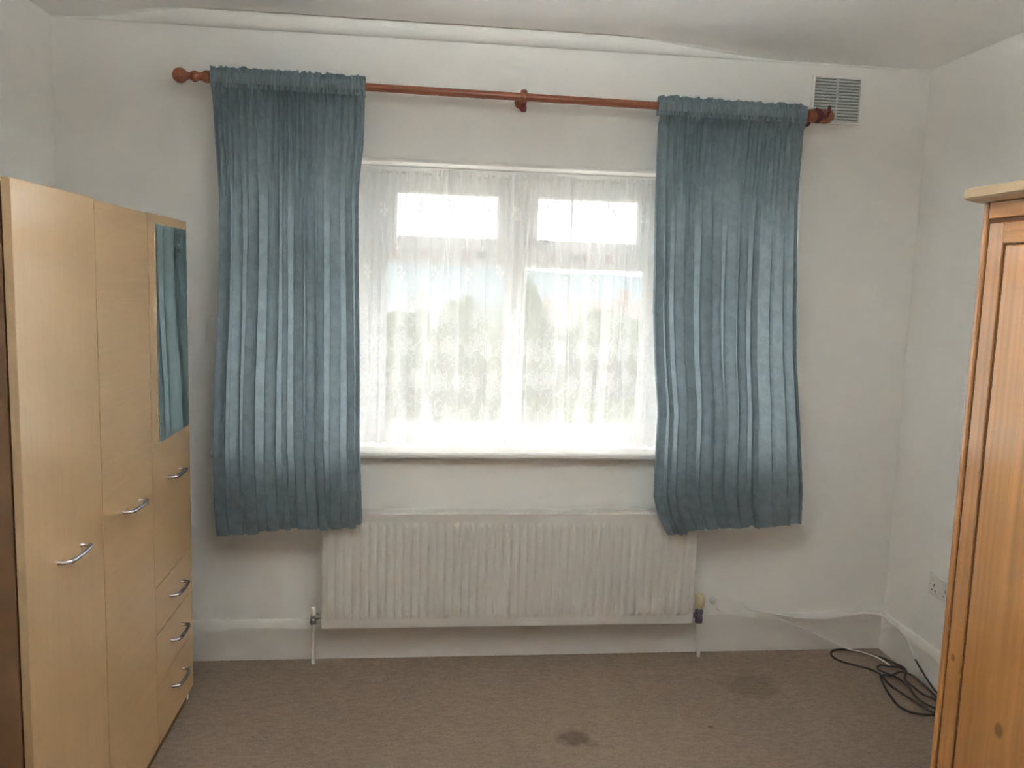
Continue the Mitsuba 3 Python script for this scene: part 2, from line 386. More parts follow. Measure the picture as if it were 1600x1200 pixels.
# sill board with rounded nose and horns
sill_prof = [(0.24, 0.835), (0.24, 0.862), (-0.026, 0.862), (-0.037, 0.860), (-0.044, 0.854), (-0.046, 0.846), (-0.043, 0.839), (-0.036, 0.835)]
sill = cat(extrude_x([(min(y, 0.24), z) for y, z in sill_prof], RX0 + 0.001, RX1 - 0.001),
           extrude_x([(-0.0005, 0.835), (-0.0005, 0.862)] + sill_prof[2:], RX0 - 0.052, RX1 + 0.058))
obj('sill', sill, 'mat_gloss_white', win, smooth=35, label='white painted sill board with a rounded nose')

# ---------------------------------------------------------------- net curtain
def net_mesh(nu=2400, nv=46):
    x0, x1 = RX0 + 0.012, RX1 - 0.012
    zt, zb = 1.972, 0.868
    s = np.linspace(0, 1, nu)[None, :]; t = np.linspace(0, 1, nv)[:, None]
    S, Tt = np.broadcast_to(s, (nv, nu)), np.broadcast_to(t, (nv, nu))
    w = x1 - x0
    wob = 0.018 * (meshkit.fbm(np.stack([S * 7, Tt * 1.3, S * 0], -1), 2, 21) - 0.5) * 2
    ph = S + wob * np.clip(Tt * 2.5, 0.12, 1)
    fine = np.sin(2 * np.pi * 78 * ph + 2.5 * np.sin(2 * np.pi * 5 * S))
    mid = np.sin(2 * np.pi * 31 * ph + 1.8 * np.sin(2 * np.pi * 4 * S + 1))
    low = np.sin(2 * np.pi * 15 * ph + 2.2 * np.sin(2 * np.pi * 3.0 * S + 0.6))
    k1 = np.clip(1 - Tt / 0.22, 0, 1); k3 = np.clip((Tt - 0.05) / 0.45, 0, 1)
    y = 0.088 + 0.004 * k1 * fine + 0.007 * (1 - 0.4 * k3) * np.clip(Tt / .08, .3, 1) * mid + 0.017 * k3 * low
    # a few bunched folds that stand out as doubled cloth
    shift = np.zeros_like(S)
    rn = np.random.default_rng(12)
    fl = [(0.306, .0042, .022, .004, 1.0), (0.588, .0042, .023, -.006, 1.0), (0.493, .003, .014, .0, .9), (0.06, .004, .02, .0, 1.0), (0.94, .004, .02, .0, 1.0), (0.655, .003, .014, -.01, .9), (0.40, .003, .012, .004, .8)]
    pos = np.linspace(0.01, 0.99, 64) + rn.uniform(-.006, .006, 64)
    for c0 in pos:
        fl.append((c0, rn.uniform(.0011, .0020), rn.uniform(.0075, .012), rn.uniform(-.012, .010), rn.choice([0.25, 0.4, 0.7, 1.0])))
    for c0, wd, A, drift, length in fl:
        c = c0 + drift * Tt + 0.002 * np.sin(3 * Tt + c0 * 40)
        q = (S - c) / wd
        fade = np.clip((length + 0.15 - Tt) / 0.2, 0, 1) if length < 1 else 1.0
        y = y - 0.0075 * np.exp(-(q / 1.15) ** 4) * fade
        shift = shift + A * q * np.exp(-q ** 2) * fade
    xx = np.clip(x0 + w * S + shift, x0, x1)
    arc = np.cumsum(np.sqrt(np.gradient(xx, axis=1) ** 2 + np.gradient(y, axis=1) ** 2), axis=1)
    U = S * w * 1.45
    # scalloped hem
    sc = (U / 0.072) % 1.0 - 0.5
    hem = zb + 0.020 * (1 - np.sqrt(np.clip(1 - (2 * sc) ** 2, 0, 1))) * 0.9 + 0.004 * np.sin(U * 9)
    sag = 0.006 * np.sin(2 * np.pi * 6 * S) * np.clip(1 - Tt * 6, 0, 1)
    Z = zt + sag + (hem - zt - sag) * Tt
    V = np.stack([xx, y, Z], -1)
    uv = np.stack([U, (1 - Tt) * (zt - zb)], -1).reshape(-1, 2)
    return grid(V), uv
nm, nuv = net_mesh()
key = thing('net_curtain', 'white lace net curtain with flowers and scalloped hem hanging in the window recess', 'net curtain')
obj('net', nm, 'mat_net', key, smooth=True, uv=nuv)
obj('curtain_wire', tube([(RX0 + 0.003, 0.088, 1.962), (0.4, 0.088, 1.957), (RX1 - 0.003, 0.088, 1.962)], 0.003, 8), 'mat_upvc', key, smooth=True)

# ---------------------------------------------------------------- curtain pole
RY = -0.105
def rod_z(x):
    return 2.243 - 0.0115 * (x + 0.76) / 1.0 * 0.72
pole = thing('curtain_pole', 'long reddish wooden curtain pole with turned ends above the window', 'curtain pole')
slope = (rod_z(1.5) - rod_z(-0.7)) / 2.2
obj('pole', tube([(x, RY, rod_z(x)) for x in np.linspace(-0.80, 1.535, 12)], 0.0145, 20), 'mat_pole', pole, smooth=True)
ball = [(-0.074 - 0.027 + 0.027 * math.cos(a), 0.027 * math.sin(a)) for a in np.linspace(0.62, math.pi, 14)]
fl = lathe([(0.003, 0.0), (0.003, 0.021), (-0.010, 0.023), (-0.018, 0.020), (-0.024, 0.013), (-0.034, 0.012), (-0.040, 0.016), (-0.048, 0.0205), (-0.056, 0.019), (-0.063, 0.013), (-0.069, 0.0115)] + ball, 'x', (-0.768, RY, rod_z(-0.768)), 28)
obj('finial', fl, 'mat_pole', pole, smooth=40, label='turned wooden ball finial')
fr = lathe([(-0.012, 0.0), (-0.012, 0.024), (0.010, 0.026), (0.024, 0.024), (0.030, 0.017), (0.036, 0.020), (0.048, 0.027), (0.066, 0.028), (0.082, 0.022), (0.090, 0.012), (0.092, 0.0)], 'x', (1.500, RY, rod_z(1.5)), 24)
obj('finial', fr, 'mat_pole', pole, smooth=40, label='blunt turned wooden end')
for bx, m in ((-0.715, 'mat_pole'), (0.372, 'mat_pole'), (1.527, 'mat_maroon')):
    z0 = rod_z(bx)
    k_r = 0.66 if bx < -0.5 else 1.0
    ring = lathe([(-0.011, 0.0145), (-0.011, 0.024 * k_r), (-0.006, 0.0275 * k_r), (0.006, 0.0275 * k_r), (0.011, 0.024 * k_r), (0.011, 0.0145)], 'x', (bx, RY, z0), 24)
    stem = tube([(bx, RY + 0.012, z0), (bx, RY + 0.05, z0), (bx, -0.008, z0)], 0.010, 12)
    plate = lathe([(-0.012, 0.0), (-0.012, 0.020), (-0.004, 0.024), (-0.0005, 0.024)], 'y', (bx, 0, z0), 20)
    br = obj('bracket', cat(ring, stem, plate), m, pole, smooth=40)
    if bx != 0.372: continue
    drop = lathe([(-0.052, 0.0), (-0.052, 0.009), (-0.046, 0.013), (-0.036, 0.013), (-0.030, 0.008), (-0.022, 0.008)], 'z', (bx, RY + 0.004, z0), 14)
    obj('screw_knob', drop, 'mat_maroon', br, smooth=40)
clip = cat(tube(catmull([(1.505, RY - 0.027, rod_z(1.5) + 0.022), (1.53, RY - 0.031, rod_z(1.5) + 0.004), (1.545, RY - 0.03, rod_z(1.5) - 0.010), (1.558, RY - 0.03, rod_z(1.5) + 0.008), (1.562, RY - 0.024, rod_z(1.5) + 0.034)], 5), 0.006, 8))
obj('hook', clip, 'mat_maroon', pole, smooth=40)

# ---------------------------------------------------------------- blue curtains
def curtain(name, zs, xl, xr, hem_x, hem_z, folds, seed, label, nu=760, nv=110):
    key = thing(name, label, 'curtain', None)
    t = np.linspace(0, 1, nv)[:, None]; s = np.linspace(0, 1, nu)[None, :]
    zt = rod_z((xl[0] + xr[0]) / 2) - 0.018
    Tt, S = np.broadcast_to(t, (nv, nu)), np.broadcast_to(s, (nv, nu))
    lo = np.interp(zt - (zt - 0.57) * t[:, 0], zs[::-1], xl[::-1])[:, None]
    hi = np.interp(zt - (zt - 0.57) * t[:, 0], zs[::-1], xr[::-1])[:, None]
    r = np.random.default_rng(seed)
    # pleats: each a head standing forward over its narrower neck, with single cloth in the gaps between heads
    tt = t[:, 0]
    grow = np.clip((tt - 0.05) / 0.33, 0, 1); grow = grow * grow * (3 - 2 * grow)
    cols_x, cols_y = [0 * tt], [0 * tt]
    for h0, h1, neck, dep, drift in folds:
        wig = drift * tt + 0.005 * np.sin(4.0 * tt + h0 * 40)
        c, h = (h0 + h1) / 2 + wig, (h1 - h0) / 2
        n = neck * h
        for fx, (gx, gy) in zip((-1, -.75, -.45, .45, .75, 1), ((-n, .0), (-h, .45), (-h * .86, 1), (h * .86, 1), (h, .45), (n, .0))):
            cols_x.append(c + (1 - grow) * fx * h + grow * gx)
            cols_y.append(-grow * gy * dep * (0.9 + 0.2 * np.sin(3 * tt + h0 * 25)))
    cols_x.append(0 * tt + 1); cols_y.append(0 * tt)
    CX, CY = np.array(cols_x).T, np.array(cols_y).T
    m_ = CX.shape[1]
    par = np.linspace(0, m_ - 1, nu)
    k0 = np.minimum(par.astype(int), m_ - 2); fr_ = par - k0
    X01 = CX[:, k0] * (1 - fr_) + CX[:, k0 + 1] * fr_
    y = CY[:, k0] * (1 - fr_) + CY[:, k0 + 1] * fr_
    ker = np.hanning(11)[1:-1]; ker /= ker.sum()
    pad = len(ker) // 2
    sm = lambda A: np.apply_along_axis(lambda r_: np.convolve(np.concatenate([2 * r_[0] - r_[1:pad + 1][::-1], r_, 2 * r_[-1] - r_[-pad - 1:-1][::-1]]), ker, 'valid'), 1, A)
    X01, y = sm(X01), sm(y)
    arc = np.concatenate([[0], np.cumsum(np.hypot(np.diff(X01[int(nv * .8)]) * (xr[0] - xl[0]), np.diff(y[int(nv * .8)])))])
    S = np.broadcast_to(np.clip(X01[2], 0, 1)[None, :], (nv, nu))
    shift = np.zeros((nv, nu))
    n1 = meshkit.fbm(np.stack([S * 5, Tt * 0.5, S * 0 + seed], -1), 2, seed)
    a1 = np.sin(2 * np.pi * 46 * S + 5 * np.sin(2 * np.pi * 3 * S + seed) + 4 * n1)
    a2 = np.sin(2 * np.pi * 25 * S + 4 * np.sin(2 * np.pi * 2 * S + 2 * seed) + 5 * n1)
    k1 = np.exp(-Tt / 0.09); k2 = np.exp(-((Tt - 0.10) / 0.17) ** 2) + 0.06
    y += 0.0045 * k1 * a1 + 0.0075 * k2 * a2 * np.clip(Tt / 0.05, 0.2, 1)
    shift += 0.003 * k2 * np.cos(2 * np.pi * 25 * S + 4 * np.sin(2 * np.pi * 2 * S + 2 * seed) + 5 * n1)
    y += 0.003 * (meshkit.fbm(np.stack([S * 7, Tt * 1.5, S * 0 + 2 * seed], -1), 3, seed + 3) - 0.5) * np.clip(Tt * 3, 0, 1)
    base = RY - 0.017 - 0.020 * np.clip(Tt / 0.45, 0, 1)
    x = lo + (hi - lo) * np.clip(X01, -.01, 1.01) + shift * np.clip(np.minimum(S, 1 - S) / 0.03, 0, 1)
    hem = np.interp(S[0], hem_x, hem_z)[None, :]
    Z = zt + (hem - zt) * Tt
    Y = np.minimum(base + y + 0.012, -0.112 - 0.006 * np.clip(Tt * 2, 0, 1) + 0.0 * S)
    Y = np.where(Tt < 0.02, RY - 0.017 + 0.004 * a1, base + y + 0.012)
    Y = np.minimum(Y, -0.103 - 0.014 * np.clip(Tt * 4, 0, 1))
    U = np.broadcast_to(arc[None, :], (nv, nu))
    uv = np.stack([U, Z], -1).reshape(-1, 2)
    obj('panel', grid(np.stack([x, Y, Z], -1)), 'mat_curtain', key, smooth=True, uv=uv)
    # gathered heading: a pocket round the pole with a ruffle above it
    m = 520
    ss = np.linspace(0, 1, m)
    X = xl[0] - 0.004 + (xr[0] - xl[0] + 0.008) * ss
    zr = rod_z(X)
    ruf = meshkit.fbm(np.stack([ss * 60, ss * 0, ss * 0 + seed], -1), 3, seed + 8)
    g1 = np.sin(2 * np.pi * 58 * ss + 6 * np.sin(2 * np.pi * 2.3 * ss + seed)) * 0.6 + np.sin(2 * np.pi * 97 * ss + 3 * np.sin(9 * ss)) * 0.4
    rowsV = []
    for zz, yy, kg, kz in ((-0.036, -0.0185, .0022, 0), (-0.026, -0.0195, .0018, 0), (-0.022, -0.0170, .0010, 0), (-0.012, -0.0205, .0018, 0), (0.004, -0.0215, .0018, 0), (0.014, -0.0195, .0015, 0), (0.019, -0.0120, .0010, 0), (0.023, -0.0135, .0035, .2), (0.031, -0.0120, .0060, .7), (0.037, -0.006, .0070, 1),
                           (0.036, 0.003, .0060, 1), (0.028, 0.008, .004, .6), (0.020, 0.010, .0015, 0), (0.006, 0.0185, .0015, 0), (-0.020, 0.0170, .001, 0), (-0.034, 0.0175, .001, 0)):
        rowsV.append(np.stack([X + 0.0015 * np.roll(g1, 2), RY + yy - kg * g1, zr + zz + kz * 0.016 * (ruf - 0.45)], -1))
    hm = grid(np.array(rowsV))
    huv = np.stack([np.tile(ss * 1.1, len(rowsV)), np.array(rowsV)[..., 2].reshape(-1)], -1)
    obj('heading', hm, 'mat_curtain_heading', key, smooth=True, uv=huv, label='gathered pocket heading with a frilled top edge')
    return key

zsL = [2.24, 2.195, 2.089, 2.017, 1.90, 1.82, 1.65, 1.40, 1.14, 0.89, 0.70, 0.56]
curtain('curtain', zsL, [-0.757, -0.757, -0.752, -0.748, -0.740, -0.735, -0.735, -0.742, -0.757, -0.763, -0.760, -0.750],
        [-0.216, -0.216, -0.218, -0.220, -0.231, -0.234, -0.232, -0.227, -0.222, -0.221, -0.213, -0.208],
        [0, 0.17, 0.39, 0.56, 0.78, 0.92, 1.0], [0.556, 0.558, 0.575, 0.583, 0.578, 0.584, 0.602],
        [(0.0, 0.085, .25, .026, 0), (0.10, 0.175, .7, .016, 0), (0.205, 0.29, .2, .028, 0), (0.345, 0.43, .2, .026, 0), (0.442, 0.482, .3, .022, .02), (0.525, 0.60, .2, .030, .03), (0.607, 0.685, .25, .028, .01), (0.70, 0.755, .3, .026, 0),
         (0.785, 0.865, .6, .022, 0), (0.905, 0.958, .3, .026, 0), (0.972, 1.0, .3, .02, 0)], 3,
        'blue grey velvet curtain hanging left of the window, nearer the beech wardrobe')
zsR = [2.24, 2.17, 2.076, 2.025, 1.93, 1.857, 1.66, 1.46, 1.264, 1.06, 0.855, 0.72, 0.645, 0.56]
curtain('curtain', zsR, [0.890, 0.893, 0.892, 0.891, 0.892, 0.893, 0.897, 0.902, 0.918, 0.942, 0.940, 0.943, 0.965, 1.010],
        [1.474, 1.469, 1.467, 1.466, 1.464, 1.463, 1.469, 1.479, 1.495, 1.522, 1.547, 1.562, 1.566, 1.568],
        [0, 0.13, 0.145, 0.22, 0.31, 0.50, 0.58, 0.67, 0.78, 0.90, 1.0], [0.557, 0.552, 0.572, 0.579, 0.574, 0.588, 0.578, 0.592, 0.578, 0.588, 0.600],
        [(0.0, 0.055, .3, .024, 0), (0.075, 0.105, .3, .022, .01), (0.128, 0.20, .4, .026, .01), (0.205, 0.275, .3, .026, .0), (0.315, 0.40, .3, .030, -.02), (0.405, 0.485, .3, .026, -.03), (0.50, 0.59, .6, .024, -.04), (0.605, 0.668, .25, .028, -.06),
         (0.715, 0.757, .3, .028, -.08), (0.835, 0.862, .5, .010, -.04), (0.915, 0.94, .5, .010, -.02), (0.982, 1.0, .3, .018, 0)], 11,
        'blue grey velvet curtain hanging right of the window, below the air vent')

# ---------------------------------------------------------------- radiator
rad_key = thing('radiator', 'white ribbed panel radiator on the wall under the window', 'radiator')
RXa, RXb, RZa, RZb, RYf = -0.367, 1.148, 0.158, 0.628, -0.096
def rib_panel(yf, out=1):
    n = 45; pitch = (RXb - RXa - 0.03) / n
    per = np.array([0, 0.10, 0.20, 0.30, 0.70, 0.80, 0.90]); hgt = np.array([0, 0.0, 0.35, 1, 1, 0.35, 0.0])
    xs = np.concatenate([[RXa, RXa + 0.004]] + [RXa + 0.015 + (k + per) * pitch for k in range(n)] + [[RXb - 0.004, RXb]])
    hs = np.concatenate([[0, 0]] + [hgt] * n + [[0, 0]])
    zs_ = np.array([RZa, RZa + 0.003, RZa + 0.030, RZa + 0.036, RZa + 0.042, RZa + 0.048, RZa + 0.054, RZa + 0.060, 0.40, RZb - 0.060, RZb - 0.054, RZb - 0.048, RZb - 0.042, RZb - 0.036, RZb - 0.030, RZb - 0.003, RZb])
    kz = np.array([0, 0, 0, .08, .3, .7, .92, 1, 1, 1, .92, .7, .3, .08, 0, 0, 0])
    edge = np.where((zs_ == RZa) | (zs_ == RZb), 0.004, 0)
    ex = np.zeros_like(xs); ex[[0, -1]] = 0.004
    Y = yf - out * (hs[None, :] * kz[:, None] * 0.0065 - edge[:, None] - ex[None, :])
    return grid(np.stack([np.broadcast_to(xs, Y.shape), Y, np.broadcast_to(zs_[:, None], Y.shape)], -1))
fp = rib_panel(RYf)
obj('front_panel', cat(fp, box(RXa, RXb, RYf + 0.0045, RYf + 0.012, RZa, RZb)), 'mat_radiator', rad_key, smooth=25)
obj('back_panel', box(RXa + 0.01, RXb - 0.01, -0.040, -0.032, RZa, RZb - 0.004, 0.003), 'mat_radiator', rad_key)
fins = cat([box(x, x + 0.001, RYf + 0.014, -0.042, RZa + 0.04, RZb - 0.03) for x in np.arange(RXa + 0.02, RXb - 0.02, 0.025)])
obj('convector_fins', fins, 'mat_radiator', rad_key)
for xa, xb in ((RXa - 0.002, RXa + 0.001), (RXb - 0.001, RXb + 0.002)):
    obj('side_cover', cat(box(xa, xb, RYf + 0.004, -0.032, RZa + 0.012, RZb + 0.001, 0.0006)), 'mat_radiator', rad_key)
gb = [box(RXa, RXb, RYf + 0.002, RYf + 0.014, RZb - 0.003, RZb + 0.002, 0.001), box(RXa, RXb, -0.062, -0.058, RZb - 0.003, RZb + 0.001), box(RXa, RXb, -0.038, -0.030, RZb - 0.003, RZb + 0.002, 0.001)]
gb += [box(x, x + 0.0036, RYf + 0.012, -0.034, RZb - 0.003, RZb) for x in np.arange(RXa + 0.006, RXb - 0.006, 0.0095)]
obj('top_grille', cat(gb), 'mat_radiator', rad_key)
for x in (RXa + 0.2, RXb - 0.2):
    obj('wall_bracket', cat(box(x - 0.02, x + 0.02, -0.033, -0.001, 0.20, 0.60, 0.002)), 'mat_radiator', rad_key)
# lockshield valve on the left
xv, yv = -0.403, -0.062
vl = obj('lockshield_valve', cat(lathe([(0.168, 0), (0.168, 0.013), (0.186, 0.013), (0.190, 0.010), (0.206, 0.010), (0.206, 0.0)], 'z', (xv, yv, 0), 16),
                                tube([(xv, yv, 0.196), (xv + 0.02, yv, 0.196), (RXa + 0.004, yv, 0.196)], 0.0085, 12), lathe([(0, 0), (0, 0.0125), (0.010, 0.0125), (0.010, 0)], 'x', (xv + 0.012, yv, 0.196), 6)), 'mat_steel', rad_key, smooth=35)
obj('valve_cap', lathe([(0.204, 0), (0.204, 0.0115), (0.232, 0.0105), (0.236, 0.008), (0.236, 0)], 'z', (xv, yv, 0), 16), 'mat_white_plastic', vl, smooth=35)
obj('pipe', tube([(xv, yv, 0.0), (xv, yv, 0.09), (xv, yv, 0.17)], 0.0075, 14), 'mat_gloss_white', rad_key, smooth=True)
# thermostatic valve on the right
xv = 1.186
vr = obj('thermostatic_valve', cat(lathe([(0.150, 0), (0.150, 0.0155), (0.172, 0.0155), (0.175, 0.012), (0.186, 0.012), (0.188, 0.0165), (0.203, 0.0165), (0.206, 0.014), (0.212, 0.014), (0.212, 0)], 'z', (xv, yv, 0), 18),
                                  tube([(xv, yv, 0.182), (xv - 0.02, yv, 0.182), (RXb - 0.002, yv, 0.182)], 0.010, 12)), 'mat_collar', rad_key, smooth=35)
head = [lathe([(0.210, 0), (0.210, 0.014), (0.222, 0.020), (0.236, 0.0215), (0.238, 0.019), (0.268, 0.019), (0.273, 0.015), (0.274, 0)], 'z', (xv, yv, 0), 24)]
for k in range(12):
    a = k * math.pi / 6
    head.append(box(-0.0028, 0.0028, 0.017, 0.0222, 0.238, 0.268, 0.001).apply_transform(trimesh.transformations.rotation_matrix(a, [0, 0, 1])).apply_translation([xv, yv, 0]))
obj('valve_head', cat(head), 'mat_cream_plastic', vr, smooth=35, label='cream ribbed thermostat head')
obj('pipe', tube([(xv + 0.006, yv - 0.004, 0.0), (xv + 0.004, yv, 0.06), (xv, yv, 0.155)], 0.0078, 14), 'mat_gloss_white', rad_key, smooth=True)

# ---------------------------------------------------------------- air vent in the wall
vent = thing('air_vent', 'square louvred air vent high on the wall right of the curtain pole', 'vent')
VX0, VX1, VZ0, VZ1 = 1.549, 1.752, 2.222, 2.398
obj('frame', cat(box(VX0 - 0.006, VX0 + 0.006, -0.010, 0, VZ0 - 0.006, VZ1 + 0.006, .002), box(VX1 - 0.006, VX1 + 0.006, -0.010, 0, VZ0 - 0.006, VZ1 + 0.006, .002),
                 box(VX0, VX1, -0.010, 0, VZ0 - 0.006, VZ0 + 0.004, .002), box(VX0, VX1, -0.010, 0, VZ1 - 0.004, VZ1 + 0.006, .002)), 'mat_wall', vent)
obj('shade_backing', box(VX0, VX1, -0.0022, 0, VZ0, VZ1), 'mat_vent_shade', vent)  # dark sheet, shade between the slats put into its colour
ns = 14; pitch = (VZ1 - VZ0 - 0.008) / ns
sl = extrude_x([(-0.002, 0.0), (-0.0115, 0.0012), (-0.0120, 0.0030), (-0.002, pitch * 0.66)][::-1], VX0 + 0.004, VX1 - 0.004)
sd = mikit.ply(sl, 'mat_vent')
for k in range(ns):
    scene[numbered(vent + '__slat')] = {**sd, 'to_world': T().translate([0, 0, VZ0 + 0.004 + k * pitch])}
obj('centre_bar', box((VX0 + VX1) / 2 - 0.002, (VX0 + VX1) / 2 + 0.002, -0.010, 0, VZ0, VZ1, .001), 'mat_vent', vent)

# ---------------------------------------------------------------- wall socket on the right wall
so = thing('wall_socket', 'white double wall socket on the right wall beside the pine wardrobe', 'socket')
sx = XR
obj('plate', cat(box(sx - 0.009, sx, -0.452, -0.306, 0.364, 0.450, 0.004), box(sx - 0.03, sx, -0.455, -0.303, 0.360, 0.454, 0.003) if 0 else box(sx - 0.004, sx, -0.454, -0.304, 0.362, 0.452, 0.001)), 'mat_white_plastic', so)
for yc in (-0.343, -0.415):
    obj('switch', box(sx - 0.0125, sx - 0.008, yc - 0.007 + 0.018, yc + 0.007 + 0.018, 0.420, 0.438, 0.0015), 'mat_white_plastic', so)
    obj('pin_hole', cat(box(sx - 0.0095, sx - 0.0085, yc - 0.002, yc + 0.002, 0.402, 0.412), box(sx - 0.0095, sx - 0.0085, yc - 0.014, yc - 0.008, 0.384, 0.389), box(sx - 0.0095, sx - 0.0085, yc + 0.008, yc + 0.014, 0.384, 0.389)), 'mat_dark_hole', so)
for yc in (-0.322, -0.436):
    obj('screw', lathe([(-0.0105, 0), (-0.0105, 0.003), (-0.008, 0.004), (-0.008, 0)], 'x', (sx, yc, 0.407), 10), 'mat_steel', so)

# ---------------------------------------------------------------- cables
w1 = [(1.262, -0.006, 0.221), (1.268, -0.022, 0.210), (1.277, -0.030, 0.198), (1.298, -0.032, 0.179), (1.332, -0.032, 0.171), (1.418, -0.034, 0.160), (1.503, -0.036, 0.160), (1.581, -0.046, 0.140), (1.685, -0.052, 0.098), (1.790, -0.055, 0.047), (1.86, -0.057, 0.018), (1.913, -0.068, 0.009), (1.951, -0.132, 0.013), (1.968, -0.205, 0.012)]
c1 = thing('white_cable', 'thin white cable drooping from the white wall plug beside the radiator to the floor', 'cable')
obj('wire', tube(catmull(w1, 6), 0.0030, 8), 'mat_white_plastic', c1, smooth=True)
obj('wall_plug', cat(lathe([(-0.022, 0), (-0.022, 0.007), (-0.014, 0.0135), (-0.002, 0.015), (0, 0.015)], 'y', (1.262, 0, 0.222), 16)), 'mat_white_plastic', c1, smooth=40)
w2 = [(1.394, -0.004, 0.211), (1.398, -0.018, 0.204), (1.416, -0.026, 0.190), (1.474, -0.026, 0.176), (1.56, -0.028, 0.163), (1.648, -0.030, 0.148), (1.764, -0.031, 0.143), (1.85, -0.031, 0.155), (1.937, -0.030, 0.165), (1.990, -0.033, 0.162), (2.010, -0.070, 0.164), (2.012, -0.124, 0.158), (2.010, -0.225, 0.146), (2.006, -0.292, 0.107), (2.003, -0.316, 0.088)]
c2 = thing('white_cable', 'white cable running along the skirting top into the corner, its end black', 'cable')
obj('wire', tube(catmull(w2, 6), 0.0034, 8), 'mat_white_plastic', c2, smooth=True)
obj('black_lead', tube(catmull([(2.003, -0.316, 0.088), (2.003, -0.392, 0.052), (2.006, -0.463, 0.024), (2.012, -0.56, 0.012), (2.015, -0.72, 0.0055)], 6), 0.0040, 8), 'mat_black_rubber', c2, smooth=True, label='black end of the lead')
loop = [(1.96, -0.70, .005), (1.990, -0.50, .006), (1.966, -0.44, .006), (1.964, -0.375, .006), (1.966, -0.316, .007), (2.005, -0.262, .012), (2.006, -0.225, .016), (1.995, -0.185, .013), (1.985, -0.150, .010), (1.965, -0.110, .006), (1.935, -0.072, .005), (1.900, -0.045, .005), (1.854, -0.034, .005), (1.820, -0.036, .005), (1.789, -0.055, .005), (1.771, -0.096, .005), (1.784, -0.145, .005), (1.830, -0.184, .005), (1.865, -0.218, .006), (1.886, -0.264, .006), (1.868, -0.311, .006), (1.842, -0.394, .005),
        (1.820, -0.489, .005), (1.822, -0.542, .005), (1.855, -0.578, .005), (1.908, -0.592, .005), (1.955, -0.612, .005), (1.985, -0.660, .005), (1.965, -0.685, .008), (1.930, -0.625, .012), (1.905, -0.562, .012), (1.893, -0.516, .012), (1.879, -0.445, .012), (1.868, -0.379, .013), (1.873, -0.318, .014), (1.888, -0.292, .014), (1.921, -0.296, .013), (1.964, -0.278, .018), (1.992, -0.284, .016), (2.010, -0.300, .012), (2.012, -0.345, .01), (2.005, -0.42, .012), (1.99, -0.58, .006),
        (1.955, -0.600, .014), (1.934, -0.548, .012), (1.918, -0.505, .012), (1.918, -0.463, .013), (1.936, -0.391, .013), (1.930, -0.332, .016), (1.905, -0.296, .021), (1.888, -0.268, .021), (1.893, -0.236, .018), (1.930, -0.203, .012), (1.962, -0.212, .010), (1.985, -0.24, .020), (1.990, -0.262, .021)]
bc = thing('black_cable', 'coiled black cable lying on the carpet in the corner by the pine wardrobe', 'cable')
obj('wire', tube(catmull(loop, 7), 0.0042, 8), 'mat_black_rubber', bc, smooth=True)

# ---------------------------------------------------------------- beech wardrobe (left)
wd = thing('wardrobe', 'light beech three door wardrobe with a mirror and drawers along the left wall', 'wardrobe')
WX, WYn, WYf, WZ = -0.795, -1.570, -0.333, 1.714
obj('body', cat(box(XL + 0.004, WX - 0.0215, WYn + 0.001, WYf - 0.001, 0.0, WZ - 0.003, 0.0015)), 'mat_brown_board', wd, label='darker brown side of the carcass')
def bow_handle(y, z):
    x = WX
    P = [(x - 0.002, y - 0.064, z), (x + 0.010, y - 0.064, z), (x + 0.022, y - 0.060, z + 0.001), (x + 0.027, y - 0.050, z + 0.001), (x + 0.029, y, z + 0.001), (x + 0.027, y + 0.050, z + 0.001), (x + 0.022, y + 0.060, z + 0.001), (x + 0.010, y + 0.064, z), (x - 0.002, y + 0.064, z)]
    return tube(catmull(P, 6), 0.0052, 12, 1.0)
D1, D2, D3 = (WYn, -1.1507), (-1.1462, -0.7482), (-0.7437, WYf)
def door(y0, y1, z0, z1, mat, name='door'):
    return obj(name, box(WX - 0.018, WX, y0, y1, z0, z1, 0.0012), mat, wd)
d1 = door(*D1, 0.058, WZ + 0.003, 'mat_beech')
d2 = door(*D2, 0.058, WZ - 0.002, 'mat_beech_across')
d3 = door(*D3, 0.574, WZ, 'mat_beech_across')
for d_, (a, b) in ((d1, D1), (d2, D2), (d3, D3)):
    obj('handle', bow_handle((a + b) / 2 + 0.008, 0.889), 'mat_chrome', d_, smooth=True)
obj('mirror', box(WX - 0.001, WX + 0.0035, -0.682, -0.350, 1.018, 1.686, 0.001), 'mat_mirror', d3, label='tall narrow mirror set in the door')
for z0, z1 in ((0.421, 0.571), (0.262, 0.418), (0.058, 0.259)):
    dw = door(*D3, z0, z1, 'mat_beech_across', 'drawer')
    obj('handle', bow_handle((D3[0] + D3[1]) / 2 + 0.008, z1 - 0.075), 'mat_chrome', dw, smooth=True)
obj('plinth', box(WX - 0.040, WX - 0.022, WYn + 0.004, WYf - 0.004, 0.0, 0.056, 0.001), 'mat_beech_edge', wd)
obj('edge_strip', box(WX - 0.021, WX - 0.0185, WYf - 0.016, WYf - 0.001, 0.005, 0.056, 0.0005), 'mat_white_plastic', wd)

# ---------------------------------------------------------------- pine wardrobe (right)
pw = thing('pine_wardrobe', 'varnished orange pine wardrobe with panelled door and cornice at the right edge', 'wardrobe')
PX, PYf, PYn, PZ = 1.444, -1.264, -2.16, 1.786
